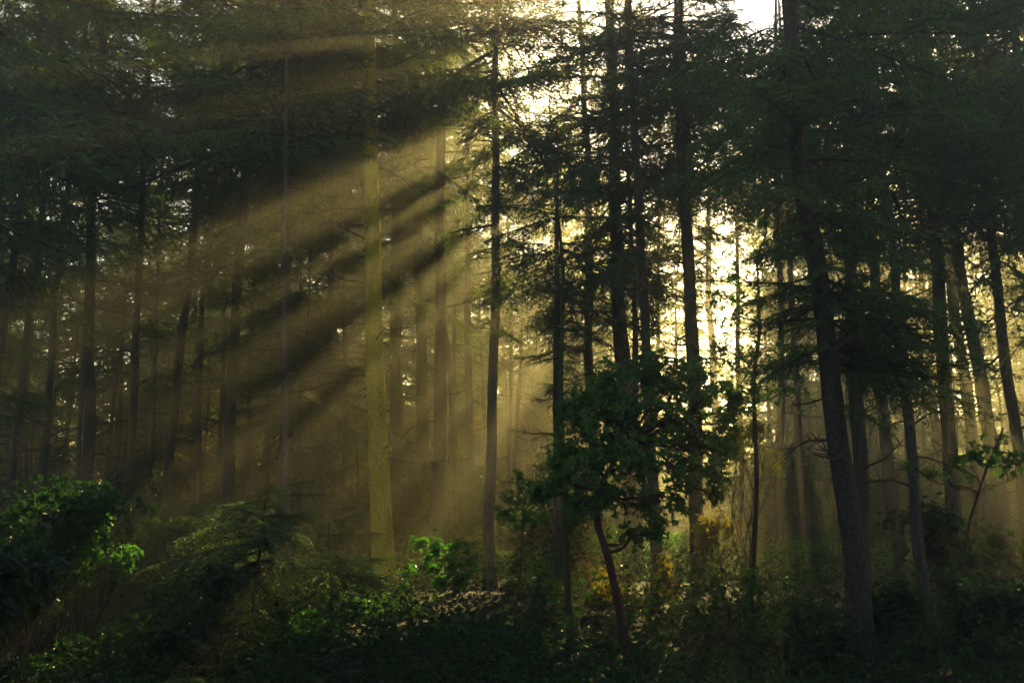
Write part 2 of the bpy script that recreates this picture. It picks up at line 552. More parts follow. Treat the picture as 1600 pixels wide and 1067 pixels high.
S = 'slim conifer'
TREES = [
    # label, photo points down the trunk, width px, depth, options
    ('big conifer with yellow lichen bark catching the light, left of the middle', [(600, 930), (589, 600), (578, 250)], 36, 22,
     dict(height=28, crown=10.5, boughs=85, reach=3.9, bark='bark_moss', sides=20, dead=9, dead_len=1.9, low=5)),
    ('brown mossy conifer close behind the yellow barked one, to its right', [(624, 820), (617, 440)], 25, 28, dict(height=27, crown=12, boughs=70, bark='bark_green', dead=9)),
    ('conifer with stubby dead side branches, second trunk to the right of the yellow barked one', [(665, 830), (655, 480)], 24, 26.5,
     dict(height=26, crown=11, boughs=64, bark='bark_green', dead=16, dead_len=1.3)),
    ('slim straight conifer seen between the stubby one and the grey scaly one', [(734, 660), (730, 340)], 15, 36, dict(crown=14, dead=12)),
    ('pole thin conifer just left of the slim straight one, against the pale gap', [(707, 600), (710, 330)], 9, 40, dict(crown=15, height=22, reach=2.4, dead=12)),
    ('grey scaly barked conifer at the middle of the stand, standing clear', [(766, 1000), (770, 560), (777, 100)], 22, 24,
     dict(height=27, crown=11.5, boughs=70, reach=3.6, bark='bark_grey', sides=18, dead=16, dead_len=1.2)),
    ('short conifer with a low bushy crown, first tree right of the grey scaly one', [(872, 640), (871, 430)], 16, 23,
     dict(height=12, crown=6.2, boughs=40, reach=1.7, dead=14, dead_len=1.2, foliage='young_fir')),
    ('straight brown conifer rising behind the left end of the round leafy madrone', [(927, 640), (918, 370)], 18, 29, dict(crown=12, boughs=60, low=6)),
    ('thick twin stemmed conifer behind the madrone, its thicker left stem', [(976, 600), (968, 400), (955, 120)], 30, 26,
     dict(height=28, crown=8.2, boughs=80, reach=3.4, foliage='fir', sides=18, dead=14, dead_len=1.8,
          extra=[(rng.uniform(8.0, 11.5), R(rng.uniform(-190, 10)), R(rng.uniform(-25, 5)), rng.uniform(1.2, 2.5)) for _ in range(26)])),
    ('thin right stem pressed against the thick twin stemmed conifer', [(991, 590), (986, 400)], 12, 26.6, dict(height=20, crown=9.5, boughs=40, reach=2.2, dead=10)),
    ('smooth dark conifer standing against the golden haze, right of the middle', [(1083, 700), (1078, 500), (1071, 270)], 19, 30, dict(crown=12.3, boughs=60, dead=7, low=6)),
    ('hazy conifer with a dark clump of needles high on it, in the golden haze', [(1113, 520), (1108, 300)], 13, 44, dict(crown=17, boughs=50, dead=8, low=6)),
    ('thin pale conifer stem behind the upper madrone leaves in the golden haze', [(1155, 540), (1149, 300)], 9, 36, dict(crown=13.5, height=22, boughs=44, reach=2.4, dead=8, low=6)),
    ('left one of two close dark conifers behind the upper madrone', [(1219, 740), (1216, 520), (1213, 290)], 15, 32, dict(crown=12, boughs=60, low=6)),
    ('right one of two close dark conifers behind the upper madrone', [(1250, 745), (1241, 520), (1234, 300)], 14, 33.2, dict(crown=12.3, boughs=60, low=6)),
    ('big dark furrowed conifer in front at the right, leaning, boughs hanging low', [(1349, 1055), (1302, 680), (1262, 330)], 42, 13.5,
     dict(height=24, crown=7.2, boughs=50, reach=2.9, bark='bark', sides=24, dead=14, dead_len=1.3, foliage='fir',
          extra=[(rng.uniform(3.6, 5.1), R(rng.uniform(-40, 45)), R(rng.uniform(-14, 6)), rng.uniform(1.3, 2.4)) for _ in range(24)]
          + [(rng.uniform(5.2, 6.9), R(rng.uniform(-60, 40)), R(rng.uniform(-10, 10)), rng.uniform(1.0, 1.8)) for _ in range(13)]
          + [(rng.uniform(3.8, 4.9), R(rng.uniform(150, 225)), R(rng.uniform(-10, 6)), rng.uniform(.8, 1.6)) for _ in range(10)]
          + [(rng.uniform(5.4, 9.5), R(rng.uniform(-160, -60)), R(rng.uniform(-20, 8)), rng.uniform(1.0, 1.9)) for _ in range(20)])),
    ('grey leaning conifer at the bottom right, bare to above the dark shrubs', [(1472, 1060), (1434, 790), (1410, 600)], 22, 16.5,
     dict(height=22, crown=8.5, boughs=44, reach=2.8, bark='bark_grey', sides=16, dead=14)),
    ('dark leaning conifer behind the big front one, just to its right in the gold', [(1376, 520), (1356, 230)], 20, 25, dict(crown=11.5, boughs=64, dead=16, dead_len=1.8, low=6)),
    ('hazy pale conifer between dark ones in the right hand golden gap', [(1452, 600), (1428, 290)], 15, 41, dict(crown=16, boughs=50, dead=12, low=6)),
    ('pale thin conifer touching the hazy pale one, right hand golden gap', [(1478, 640), (1446, 320)], 11, 39, dict(crown=15.5, boughs=40, reach=2.4, dead=12, low=6)),
    ('conifer with lit grey bark at the right of the golden gap', [(1506, 600), (1490, 470), (1462, 250)], 21, 29, dict(crown=12, boughs=60, dead=12, dead_len=1.6, low=6)),
    ('dark conifer crossing in front of the lit grey one, upper right', [(1538, 640), (1508, 430), (1483, 230)], 25, 25, dict(crown=11, boughs=70, dead=12, dead_len=1.6, low=6)),
    ('conifer with side boughs on its left, near the right edge', [(1583, 640), (1567, 470), (1552, 330)], 20, 21, dict(crown=8.4, boughs=66, reach=3.0, dead=12)),
    ('conifer cut by the right edge of the view', [(1620, 600), (1594, 220)], 20, 24, dict(crown=10, boughs=66, dead=8)),
    ('thin pale mossy conifer below the left end of the madrone leaves', [(912, 1060), (888, 850), (878, 700)], 15, 15.2,
     dict(height=9, crown=5.8, boughs=26, reach=1.2, bark='bark_green', dead=8, dead_len=.6, foliage='young_fir')),
    ('dim trunk behind the madrone, foot hidden among thin brush', [(1036, 980), (1012, 640)], 22, 22, dict(crown=12, boughs=50, dead=10)),
    ('dim slender trunk right of the madrone, over the yellow sprouts', [(1102, 980), (1088, 690)], 14, 25, dict(crown=12.5, boughs=50, dead=8)),
    # left half
    ('dark conifer left of the smoky light, thickest trunk there', [(268, 700), (285, 500), (298, 350)], 18, 30, dict(crown=12, boughs=66, dead=12)),
    ('dark conifer slanting past the blue sky gap, thicker one', [(72, 660), (96, 400), (116, 230)], 15, 28, dict(crown=13.4, boughs=56, dead=18, dead_len=2.0, low=7)),
    ('dark conifer left of the blue sky gap, leaning right', [(26, 660), (54, 420), (76, 230)], 14, 26, dict(crown=11.5, boughs=60, dead=12)),
    ('dark conifer at the left edge, leaning right', [(-6, 600), (20, 380), (42, 200)], 17, 23, dict(crown=9.5, boughs=70, reach=3.4, dead=12)),
    ('pencil thin conifer across the blue sky gap', [(128, 640), (143, 420), (154, 250)], 8, 33, dict(crown=15, height=20, boughs=36, reach=2, dead=20, dead_len=1.7, low=6)),
    ('blackish conifer right of the blue sky gap', [(206, 740), (216, 500), (226, 320)], 16, 27, dict(crown=11.6, boughs=64, dead=16, dead_len=1.7, low=10)),
    ('thin dark conifer right of the thickest dark trunk on the left', [(309, 720), (319, 500), (327, 340)], 12, 33, dict(crown=13, boughs=56, dead=12)),
    ('thin conifer at the left rim of the smoky light', [(342, 700), (350, 440)], 9, 37, dict(crown=15, boughs=46, reach=2.6, dead=12)),
    ('dark pole conifer standing alone in the smoky light', [(384, 725), (396, 500)], 10, 35, dict(crown=14.5, boughs=46, reach=2.6, dead=12)),
    ('pale pole conifer behind the young fir, left one', [(416, 720), (424, 540)], 10, 39, dict(crown=15, boughs=46, dead=10)),
    ('pale pole conifer behind the young fir, middle and thickest one', [(444, 725), (450, 560)], 13, 38, dict(crown=15, boughs=46, dead=10)),
    ('pale pole conifer behind the young fir, right one', [(463, 720), (471, 520)], 9, 36, dict(crown=14.5, boughs=40, reach=2.4, dead=10)),
    ('brown conifer left of the yellow barked one, nearer of two', [(504, 760), (513, 520)], 15, 30, dict(crown=12.5, boughs=60, dead=12)),
    ('brown conifer left of the yellow barked one, farther of two', [(534, 740), (540, 520)], 11, 35, dict(crown=14, boughs=50, dead=10)),
    ('thin conifer in the dark left of the thickest dark trunk', [(238, 660), (249, 380)], 9, 36, dict(crown=14.5, boughs=50, dead=12)),
    ('dim grey trunk under the drooping young conifer, left low', [(452, 1000), (450, 830), (447, 740)], 15, 20, dict(crown=9.5, boughs=60, reach=3.0, bark='bark_grey', dead=8)),
    ('small green fir with its top in the smoky light, left of the yellow barked trunk', [(474, 660), (480, 480)], 8, 23,
     dict(height=9.2, crown=4.0, boughs=95, reach=1.9, foliage='young_fir', dead=3, dead_len=.8)),
]

for label, pts, w, d, o in TREES:
    name = 'young_fir' if o.get('foliage') == 'young_fir' else 'conifer_tree'
    conifer(name, label, pts, w, d, **o)

# canopy trees whose trunks stand just outside the view or behind others
OVER = [
    ('conifer whose dense dark boughs hang in at the top left corner', [(-90, 600), (-70, 200)], 26, 18, dict(crown=7.6, boughs=95, reach=4.6, dead=4)),
    ('conifer behind the top left corner boughs, only its crown in view', [(150, 300), (160, 60)], 17, 24, dict(crown=12.0, boughs=90, reach=4.2, dead=4)),
    ('conifer with dense boughs filling the upper left between blue gap and yellow trunk', [(372, 420), (385, 120)], 18, 23, dict(crown=10.8, boughs=110, reach=4.4, dead=5)),
    ('conifer with dark boughs high to the left of the yellow barked crown', [(455, 300), (462, 60)], 17, 26, dict(crown=11.8, boughs=90, reach=4.0, dead=5)),
    ('conifer with dark boughs in the upper right, right of the sun', [(1325, 300), (1318, 80)], 22, 20, dict(crown=10.0, boughs=78, reach=3.8, dead=6)),
    ('conifer with heavy dark boughs in the top right corner', [(1450, 200), (1440, 60)], 20, 21, dict(crown=9.9, boughs=84, reach=4.2, dead=6)),
    ('conifer outside the right edge whose boughs reach in', [(1720, 500), (1690, 200)], 26, 17, dict(crown=7.5, boughs=90, reach=3.9, dead=3)),
    ('conifer with feathery boughs at the top between the yellow trunk and the grey one', [(690, 250), (692, 60)], 18, 25, dict(crown=12.4, boughs=80, reach=3.6, dead=6)),
    ('conifer whose boughs darken the top just left of the sun', [(1062, 120), (1058, 20)], 18, 23, dict(crown=12.0, boughs=80, reach=3.4, dead=4)),
]
for label, pts, w, d, o in OVER:
    conifer('conifer_tree', label, pts, w, d, **o)

# unseen conifers added behind and beside the viewer to shade the low plants
for i, (bx, by) in enumerate([(-14, -4), (-10, -5.5), (-6.5, -4.2), (-2.6, -5.6), (1.8, -4.4), (5.6, -5.8), (9.5, -4.4), (13.5, -5), (-18, -2), (18, -1), (-9.5, 4), (-13, 8.5), (9.5, 3.5), (13, 8)]):
    tall = by < 2
    conifer('conifer_tree', 'one of the unseen dense conifers added around the viewpoint for shade', [(CX, 700), (CX, 300)], 20, 22, height=11 if tall else 10, crown=2.4 if tall else .5,
            boughs=90, reach=4.6 if tall else 3.6, dead=0, low=0, lod=COARSE, carve=False, group='unseen conifers added for shade', at_xy=(bx, by))

# the deeper stand: trunks nobody could tell apart, in zones
taken = [tuple(at(p[0][0], p[0][1], d)[:2]) for _, p, _, d, _ in TREES + OVER]
zones = {
    'left': ('one of the dim conifers deep in the stand left of the yellow barked trunk', 'deep conifers on the left'),
    'middle': ('one of the dim conifers deep in the stand behind the grey scaly trunk', 'deep conifers in the middle'),
    'right': ('one of the dim conifers deep in the stand behind the big front trunk', 'deep conifers on the right'),
}
n_fill, tries = 0, 0
while n_fill < 122 and tries < 6000:
    tries += 1
    y = rng.uniform(33, 58)
    px = rng.uniform(-350, 2300) if n_fill < 84 else rng.uniform(-60, 620)
    x = (px - CX) / FPX * y
    if any((x - a) ** 2 + (y - b) ** 2 < 2.5 ** 2 for a, b in taken) or in_a_plants_light(x, y):
        continue
    vis = -60 < px < 1660
    if (960 < px < 1200 or 1390 < px < 1560) and rng.uniform() < .75:
        continue
    if 50 < px < 240 and rng.uniform() < .93:
        continue
    taken.append((x, y))
    n_fill += 1
    z = 'left' if px < 590 else 'middle' if px < 1000 else 'right'
    w = rng.uniform(.13, .29) * FPX / y
    lean = rng.uniform(-24, 24) - (px - 700) * .03
    conifer('conifer_tree', zones[z][0], [(px, 700), (px + lean, 300)], w, y, height=rng.uniform(22, 28), crown=rng.uniform(6.0, 11) if px < 600 else rng.uniform(9.5, 15),
            boughs=int(rng.uniform(54, 72)), low=8, reach=rng.uniform(2.6, 3.6), dead=int(rng.uniform(13, 20)) if vis else 0, group=zones[z][1], sides=8,
            lod=None if vis else COARSE)


# young conifers of the understorey, deep between the trunks
for i in range(34):
    px = -40 + 1680 * ((i * 11 % 34) + rng.uniform(-.4, .4)) / 34
    y = rng.uniform(29, 47)
    x = (px - CX) / FPX * y
    if in_a_plants_light(x, y) or 1000 < px < 1190 and y < 38:
        continue
    hgt = rng.uniform(4.0, 8.5) * y / 40
    conifer('young_conifer', 'one of the dark young conifers of the understorey between the deeper trunks', [(px, 760), (px + rng.uniform(-6, 6), 700)], .11 * FPX / y, y, height=hgt,
            crown=.7, boughs=int(16 + hgt * 7), low=0, reach=rng.uniform(1.5, 2.2), dead=0, group='young conifers between the deeper trunks', sides=7, lod=MID, cat='young conifer')

# the dense back edge of the stand
n_edge, tries = 0, 0
while n_edge < 74 and tries < 6000:
    tries += 1
    y = rng.uniform(57, 72)
    px = rng.uniform(-250, 2150)
    x = (px - CX) / FPX * y
    if any((x - a) ** 2 + (y - b) ** 2 < 2.6 ** 2 for a, b in taken) or in_a_plants_light(x, y):
        continue
    if (985 < px < 1190 or 1390 < px < 1550 or 70 < px < 225) and rng.uniform() < .88:
        continue
    taken.append((x, y))
    n_edge += 1
    z = 'left' if px < 590 else 'middle' if px < 1000 else 'right'
    conifer('conifer_tree', zones[z][0], [(px, 700), (px + rng.uniform(-10, 10) - (px - 700) * .02, 300)], rng.uniform(.2, .36) * FPX / y, y, height=rng.uniform(22, 28),
            crown=rng.uniform(4.5, 8.5), boughs=int(rng.uniform(80, 100)), low=4, reach=rng.uniform(3.2, 4.4), dead=0, group=zones[z][1], sides=8, lod=EDGE)


# young dense trees on the far margin, foliage down to the ground
for i in range(60):
    px = -420 + 2500 * (i + rng.uniform(-.3, .3)) / 60
    y = rng.uniform(73, 86)
    if 1000 < px < 1185 or 1400 < px < 1545:
        hgt = rng.uniform(6, 9)
    elif 85 < px < 225:
        hgt = rng.uniform(16, 19)
    else:
        hgt = rng.uniform(19, 26)
    z = 'left' if px < 590 else 'middle' if px < 1000 else 'right'
    conifer('conifer_tree', 'one of the young dense conifers closing the view on the far margin', [(px, 700), (px + rng.uniform(-8, 8), 300)], .3 * FPX / y, y, height=hgt,
            crown=.6, boughs=int(hgt * 5.2), low=0, reach=rng.uniform(2.6, 3.6) * (.6 + .02 * hgt), dead=0, group='young conifers on the far margin', sides=8, lod=EDGE)


# ------------------------------------------------------------------ broadleaf plants
def leaf_template(n, seed, ln=.082, w=.0145, up=(-15, 50)):
    """a whorl of n folded leaves: (n*2, 4, 3)"""
    g = np.random.default_rng(seed)
    out = []
    for k in range(n):
        az = 6.283 * k / n + g.uniform(-.4, .4)
        el = R(g.uniform(*up))
        L = ln * g.uniform(.65, 1.2)
        W = w * g.uniform(.8, 1.25)
        b = np.array([0.006, 0, 0])
        pts = {
            'b': b, 't': np.array([L, 0, -.18 * L]),
            'l1': np.array([.30 * L, W, .012]), 'l2': np.array([.70 * L, W * .85, -.03 * L]),
            'r1': np.array([.30 * L, -W, .012]), 'r2': np.array([.70 * L, -W * .85, -.03 * L]),
        }
        A = np.array([pts['b'], pts['l1'], pts['l2'], pts['t'], pts['r2'], pts['r1']])
        m = np.array(Matrix.Rotation(az, 3, 'Z') @ Matrix.Rotation(-el, 3, 'Y') @ Matrix.Rotation(g.uniform(-.5, .5), 3, 'X'))
        out.append(A @ m.T)
    return np.array(out)                      # (n, 6, 3)


LEAF_F = np.array([[0, 1, 2, 3], [0, 3, 4, 5]])
WHORL = [leaf_template(9, 500 + i) for i in range(6)]
SMALL = [leaf_template(7, 520 + i, .045, .012, (-20, 50)) for i in range(5)]
MIDL = [leaf_template(7, 540 + i, .075, .022, (-10, 50)) for i in range(5)]
BIGL = [leaf_template(8, 560 + i, .24, .07, (-30, 60)) for i in range(5)]


def whorls(points, normals, T, scale=1.0):
    """leaf whorls standing on the points, facing along the normals"""
    V = []
    for p, nrm in zip(points, normals):
        q = Vector(nrm).to_track_quat('Z', 'Y').to_matrix()
        m = np.array(q @ Matrix.Rotation(rng.uniform(0, 6.28), 3, 'Z')) * scale * rng.uniform(.6, 1.3)
        V.append(T[int(rng.integers(len(T)))] @ m.T + p)
    V = np.concatenate(V)                     # (n, 6, 3)
    n = len(V)
    f = (LEAF_F[None] + 6 * np.arange(n)[:, None, None]).reshape(-1, 4)
    return V.reshape(-1, 3), f


def limb(p0, p1, r0, r1, sag=0.0, wob=.08, n=9):
    t = np.linspace(0, 1, n)
    L = np.linalg.norm(p1 - p0)
    P = p0 + (p1 - p0) * t[:, None]
    k = rng.uniform(0, 6.28, 3)
    env = np.sin(np.pi * t)[:, None]
    P = P + env * wob * L * np.stack([np.sin(5 * t + k[0]), np.sin(4 * t + k[1]), .6 * np.sin(6 * t + k[2])], -1) * .6
    P[:, 2] -= sag * L * np.sin(np.pi * t)
    return P, r0 + (r1 - r0) * t ** .8


def madrone(name, label, trunk_pts, d, r, clumps, T=WHORL, leaf='madrone', bark='red_bark', whorl_n=85, scale=1.0, cat='madrone tree', group=None):
    """trunk_pts: photo points (x, y, depth) upward; clumps: (x, y, depth, radius m) each fed by its own limb"""
    path = np.array([at(x, y, z) for x, y, z in trunk_pts])
    z0 = float(ground_z(path[0, 0], path[0, 1]))
    base = np.array([path[0, 0], path[0, 1], z0 - .08])
    path = np.vstack([base, path])
    root = empty(name, tuple(base))
    tag(root, label, cat, group)
    # smooth the trunk
    tt = np.linspace(0, 1, len(path))
    t2 = np.linspace(0, 1, len(path) * 5)
    sm = np.stack([np.interp(t2, tt, path[:, k]) for k in range(3)], -1)
    for _ in range(3):
        sm[1:-1] = (sm[:-2] + 2 * sm[1:-1] + sm[2:]) / 4
    mb = MB()
    mb.add(*tube(sm - base, r * (1 - .6 * t2) + .5 * r * np.exp(-t2 * 18), 12, .06), 0, True)
    mb.build('trunk', [bark], root)
    F = MB()
    for cx, cy, cd, cr in clumps:
        c = at(cx, cy, cd)
        j = int(np.argmin(np.linalg.norm(sm - (c - np.array([0, 0, cr * .6])), axis=1)))
        j = max(min(j, len(sm) - 1), len(sm) // 3)
        P, rad = limb(sm[j], c, r * .38, .010, wob=.16)
        lb = MB()
        lb.add(*tube(P - base, rad, 7, .05), 0, True)
        n = int(whorl_n * (cr / .45) ** 1.7)
        u = rng.normal(size=(n, 3))
        u /= np.linalg.norm(u, axis=1)[:, None]
        q = c + u * (cr * np.abs(rng.normal(.75, .42, n)))[:, None] * rng.uniform(.7, 1.35, 3)
        for k in range(0, n, 3):
            s = P[int(rng.integers(4, len(P)))]
            tp, tr_ = limb(s, q[k], .006, .002, wob=.12, n=5)
            lb.add(*tube(tp - base, tr_, 4), 0, True)
        lb.build('limb', [bark], root)
        nr = u + np.array([0, 0, .55]) + rng.normal(0, .35, (n, 3))
        F.add(*whorls(q - base, nr, T, scale), 0)
    F.build('crown', [leaf], root)
    return root


madrone('madrone_tree', 'round leafy madrone with crooked dark red trunk in front of the middle trees',
        [(984, 1040, 13.6), (968, 950, 13.7), (948, 860, 13.7), (930, 812, 13.8), (945, 740, 13.9), (985, 690, 14)], 13.6, .075,
        [(905, 660, 13.7, .24), (930, 720, 13.5, .30), (990, 640, 13.8, .32), (1000, 725, 13.4, .34), (1050, 660, 13.8, .34), (1100, 622, 14.0, .26), (1140, 655, 14.2, .20),
         (1045, 602, 14.2, .28), (960, 690, 14.3, .34), (1065, 735, 13.6, .28), (1115, 742, 13.8, .20), (1060, 782, 13.6, .18), (890, 705, 14.2, .26), (1010, 785, 13.9, .22),
         (955, 640, 14.4, .28), (1085, 690, 14.3, .26), (872, 745, 14, .22), (1000, 585, 14.6, .24), (905, 790, 14.3, .24), (950, 775, 13.7, .24), (1028, 828, 14.1, .16), (1130, 700, 14.0, .16),
         (1150, 622, 14.3, .2), (1020, 575, 14.3, .26), (955, 598, 14.2, .24), (1085, 592, 14.1, .26), (915, 628, 14, .26), (1120, 690, 14.2, .22), (880, 640, 13.8, .16), (1075, 575, 14.4, .18), (985, 835, 14.5, .18), (845, 770, 14.6, .22), (1118, 775, 13.9, .14), (930, 610, 14.4, .18)], whorl_n=210)
madrone('madrone_tree', 'airy madrone with spaced dark leaves against the golden haze',
        [(1172, 960, 20), (1184, 760, 19.6), (1176, 590, 19.3), (1188, 520, 19.2), (1184, 430, 19.2)], 19.5, .06,
        [(1120, 465, 19.0, .26), (1150, 430, 19.2, .30), (1185, 400, 19.3, .32), (1195, 345, 19.4, .26), (1150, 490, 18.9, .30), (1185, 470, 19.0, .30), (1125, 545, 19.2, .28),
         (1160, 560, 18.9, .42), (1205, 570, 18.8, .45), (1250, 560, 18.8, .42), (1180, 610, 19.0, .40), (1130, 600, 19.3, .40), (1210, 300, 19.5, .22), (1230, 610, 19, .35)], whorl_n=48, scale=1.1)


madrone('madrone_sapling', 'bright backlit sapling of broad leaves right of the yellow barked trunk',
        [(694, 1000, 17), (690, 940, 17), (686, 880, 17.1)], 17, .022,
        [(684, 858, 17, .20), (665, 880, 17.1, .18), (705, 880, 16.9, .20), (690, 905, 17, .20), (722, 905, 17.3, .18), (655, 850, 17.3, .16), (640, 885, 17.6, .18), (710, 855, 17.2, .14), (735, 880, 17.5, .16)],
        leaf='shrub', bark='twig', whorl_n=70, scale=1.15, cat='sapling')
madrone('madrone_sapling', 'leaning sapling with dark bent stem and a bright green top, lower right',
        [(1496, 990, 15.6), (1510, 830, 15.6), (1538, 740, 15.5), (1568, 668, 15.5)], 15.5, .035,
        [(1520, 712, 15.5, .20), (1545, 722, 15.4, .22), (1575, 730, 15.6, .2), (1495, 728, 15.3, .16), (1600, 720, 15.5, .2), (1560, 690, 15.8, .14), (1455, 740, 15.8, .18), (1420, 730, 16, .14)],
        leaf='shrub', bark='twig', whorl_n=70, scale=1.05, cat='sapling')
madrone('madrone_sapling', 'dark leafy sapling between the grey scaly trunk and the round madrone',
        [(808, 990, 17.5), (812, 900, 17.5), (818, 800, 17.6)], 17.5, .026,
        [(800, 775, 17.5, .22), (835, 770, 17.4, .22), (820, 805, 17.6, .24), (785, 800, 17.7, .18), (850, 810, 17.3, .16), (810, 745, 17.5, .16)],
        leaf='madrone', bark='twig', whorl_n=62, scale=1.05, cat='sapling')


def shrub(name, label, cx, cy, d, w, h, T, leaf, dens, scale=1.0, cat='shrub', group=None, stems=7, lift=0.0):
    """a bush: several leaf clumps on stems that rise from the ground; cx, cy: its middle in the photo; w, h in pixels"""
    c = at(cx, cy, d)
    W, Hh = w * d / FPX / 2, h * d / FPX / 2
    z0 = float(ground_z(c[0], d))
    base = np.array([c[0], d, z0])
    root = empty(name, tuple(base))
    tag(root, label, cat, group)
    F, St = MB(), MB()
    n_cl = stems
    for k in range(n_cl):
        u = rng.normal(size=3)
        u /= np.linalg.norm(u)
        q = c + u * np.array([W, min(W, .8), Hh]) * rng.uniform(.45, 1.0)
        q[2] = max(q[2], z0 + .12)
        P, rad = limb(base + np.array([rng.uniform(-.2, .2) * W, rng.uniform(-.1, .1), -.04]), q, .016, .004, wob=.1)
        St.add(*tube(P - base, rad, 5), 0, True)
        n = max(6, int(2.2 * dens / n_cl))
        v = rng.normal(size=(n, 3))
        v /= np.linalg.norm(v, axis=1)[:, None]
        ell = np.array([W, min(W, .9), Hh]) * rng.uniform(.2, .5) * rng.uniform(.6, 1.5, 3)
        X = q + v * ell * (rng.uniform(.02, 1.5, n) ** .7)[:, None]
        X[:, 2] = np.maximum(X[:, 2], z0 + .05)
        nr = v + np.array([0, 0, .6]) + rng.normal(0, .4, (n, 3))
        F.add(*whorls(X - base, nr, T, scale), 0)
        for j in range(0, n, 5):
            tp, tr_ = limb(P[int(rng.integers(3, len(P)))], X[j], .004, .0015, wob=.15, n=4)
            St.add(*tube(tp - base, tr_, 3), 0, True)
    St.build('stem', ['twig'], root)
    F.build('foliage', [leaf], root)
    return root


SHRUBS = [
    ('leafy_shrub', 'large dark leafy shrub filling the lower left edge', 65, 835, 11, 290, 150, WHORL, 'shaded_shrub', 420, .85, 18),
    ('leafy_shrub', 'low dark leafy shrub below the big lower left one', 40, 930, 10, 240, 160, MIDL, 'shaded_shrub', 420, 1.0, 12),
    ('leafy_shrub', 'small leafy shrub with one bright green tip, lower left', 145, 862, 12.4, 120, 90, MIDL, 'shrub', 200, 1.1, 8),
    ('leafy_shrub', 'feathery bush around the foot of the yellow barked trunk', 560, 985, 19, 170, 110, SMALL, 'shrub', 640, 1.3, 12),
    ('leafy_shrub', 'low glossy bush at the foot of the grey scaly trunk', 735, 1000, 15.5, 190, 80, WHORL, 'shrub', 240, .9, 10),
    ('leafy_shrub', 'low glossy bush with sunlit tips at the bottom, right of the grey scaly trunk', 820, 1022, 15, 90, 70, WHORL, 'shrub', 130, .9, 7),
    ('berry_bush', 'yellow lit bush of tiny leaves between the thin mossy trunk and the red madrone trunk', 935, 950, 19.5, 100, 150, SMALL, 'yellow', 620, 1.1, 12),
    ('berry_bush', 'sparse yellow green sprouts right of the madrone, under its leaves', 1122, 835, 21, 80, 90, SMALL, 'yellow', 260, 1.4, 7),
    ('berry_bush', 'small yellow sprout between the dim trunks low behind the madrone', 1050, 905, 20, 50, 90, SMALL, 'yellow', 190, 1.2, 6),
    ('berry_bush', 'sparse brush of tiny leaves right of the dim trunks, bottom', 1170, 965, 16, 170, 150, SMALL, 'shrub', 560, 1.0, 12),
    ('leafy_shrub', 'dark bush between the two front trunks at the bottom right', 1400, 990, 14, 130, 130, MIDL, 'shaded_shrub', 260, 1.0, 9),
    ('leafy_shrub', 'dark bush in the bottom right corner', 1560, 985, 13, 180, 150, MIDL, 'shaded_shrub', 380, 1.0, 11),
    ('leafy_shrub', 'dark bush left of the big front trunk at the bottom', 1255, 1000, 13, 150, 120, SMALL, 'shaded_shrub', 420, 1.2, 10),
    ('leafy_shrub', 'dark bush at the bottom below the drooping young conifer', 330, 985, 12, 230, 150, MIDL, 'shaded_shrub', 420, .9, 12),
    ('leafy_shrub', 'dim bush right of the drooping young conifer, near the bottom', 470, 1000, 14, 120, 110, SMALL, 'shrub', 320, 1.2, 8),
    ('berry_bush', 'dim brush left of the thin mossy trunk, bottom', 850, 930, 21, 110, 120, SMALL, 'shrub', 380, 1.3, 9),
    ('leafy_shrub', 'dark leafy bush low in front of the big leaning trunk, right side', 1480, 850, 17, 200, 130, MIDL, 'shaded_shrub', 320, 1.1, 10),
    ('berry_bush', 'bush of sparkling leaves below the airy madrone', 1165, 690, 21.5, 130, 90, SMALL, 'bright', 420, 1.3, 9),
]
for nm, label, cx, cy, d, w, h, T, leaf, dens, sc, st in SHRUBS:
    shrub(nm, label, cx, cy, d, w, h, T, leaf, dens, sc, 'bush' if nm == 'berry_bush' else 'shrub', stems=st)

# young drooping conifers of the understorey
YOUNG = [
    ('drooping young conifer spreading low in front of the pale poles', [(400, 900), (405, 760)], 6, 13, dict(height=2.45, crown=.9, boughs=30, reach=1.75)),
    ('second drooping young conifer, left of the spreading one', [(300, 900), (303, 770)], 5, 14.5, dict(height=2.35, crown=.8, boughs=24, reach=1.4)),
    ('drooping young conifer below the yellow trunk, on its left', [(520, 930), (520, 790)], 5, 15.5, dict(height=2.0, crown=.7, boughs=22, reach=1.2)),
]
for label, pts, w, d, o in YOUNG:
    conifer('young_hemlock', label, pts, w, d, foliage='young_fir', dead=0, wispy=True, carve=False, cat='young conifer', **o)


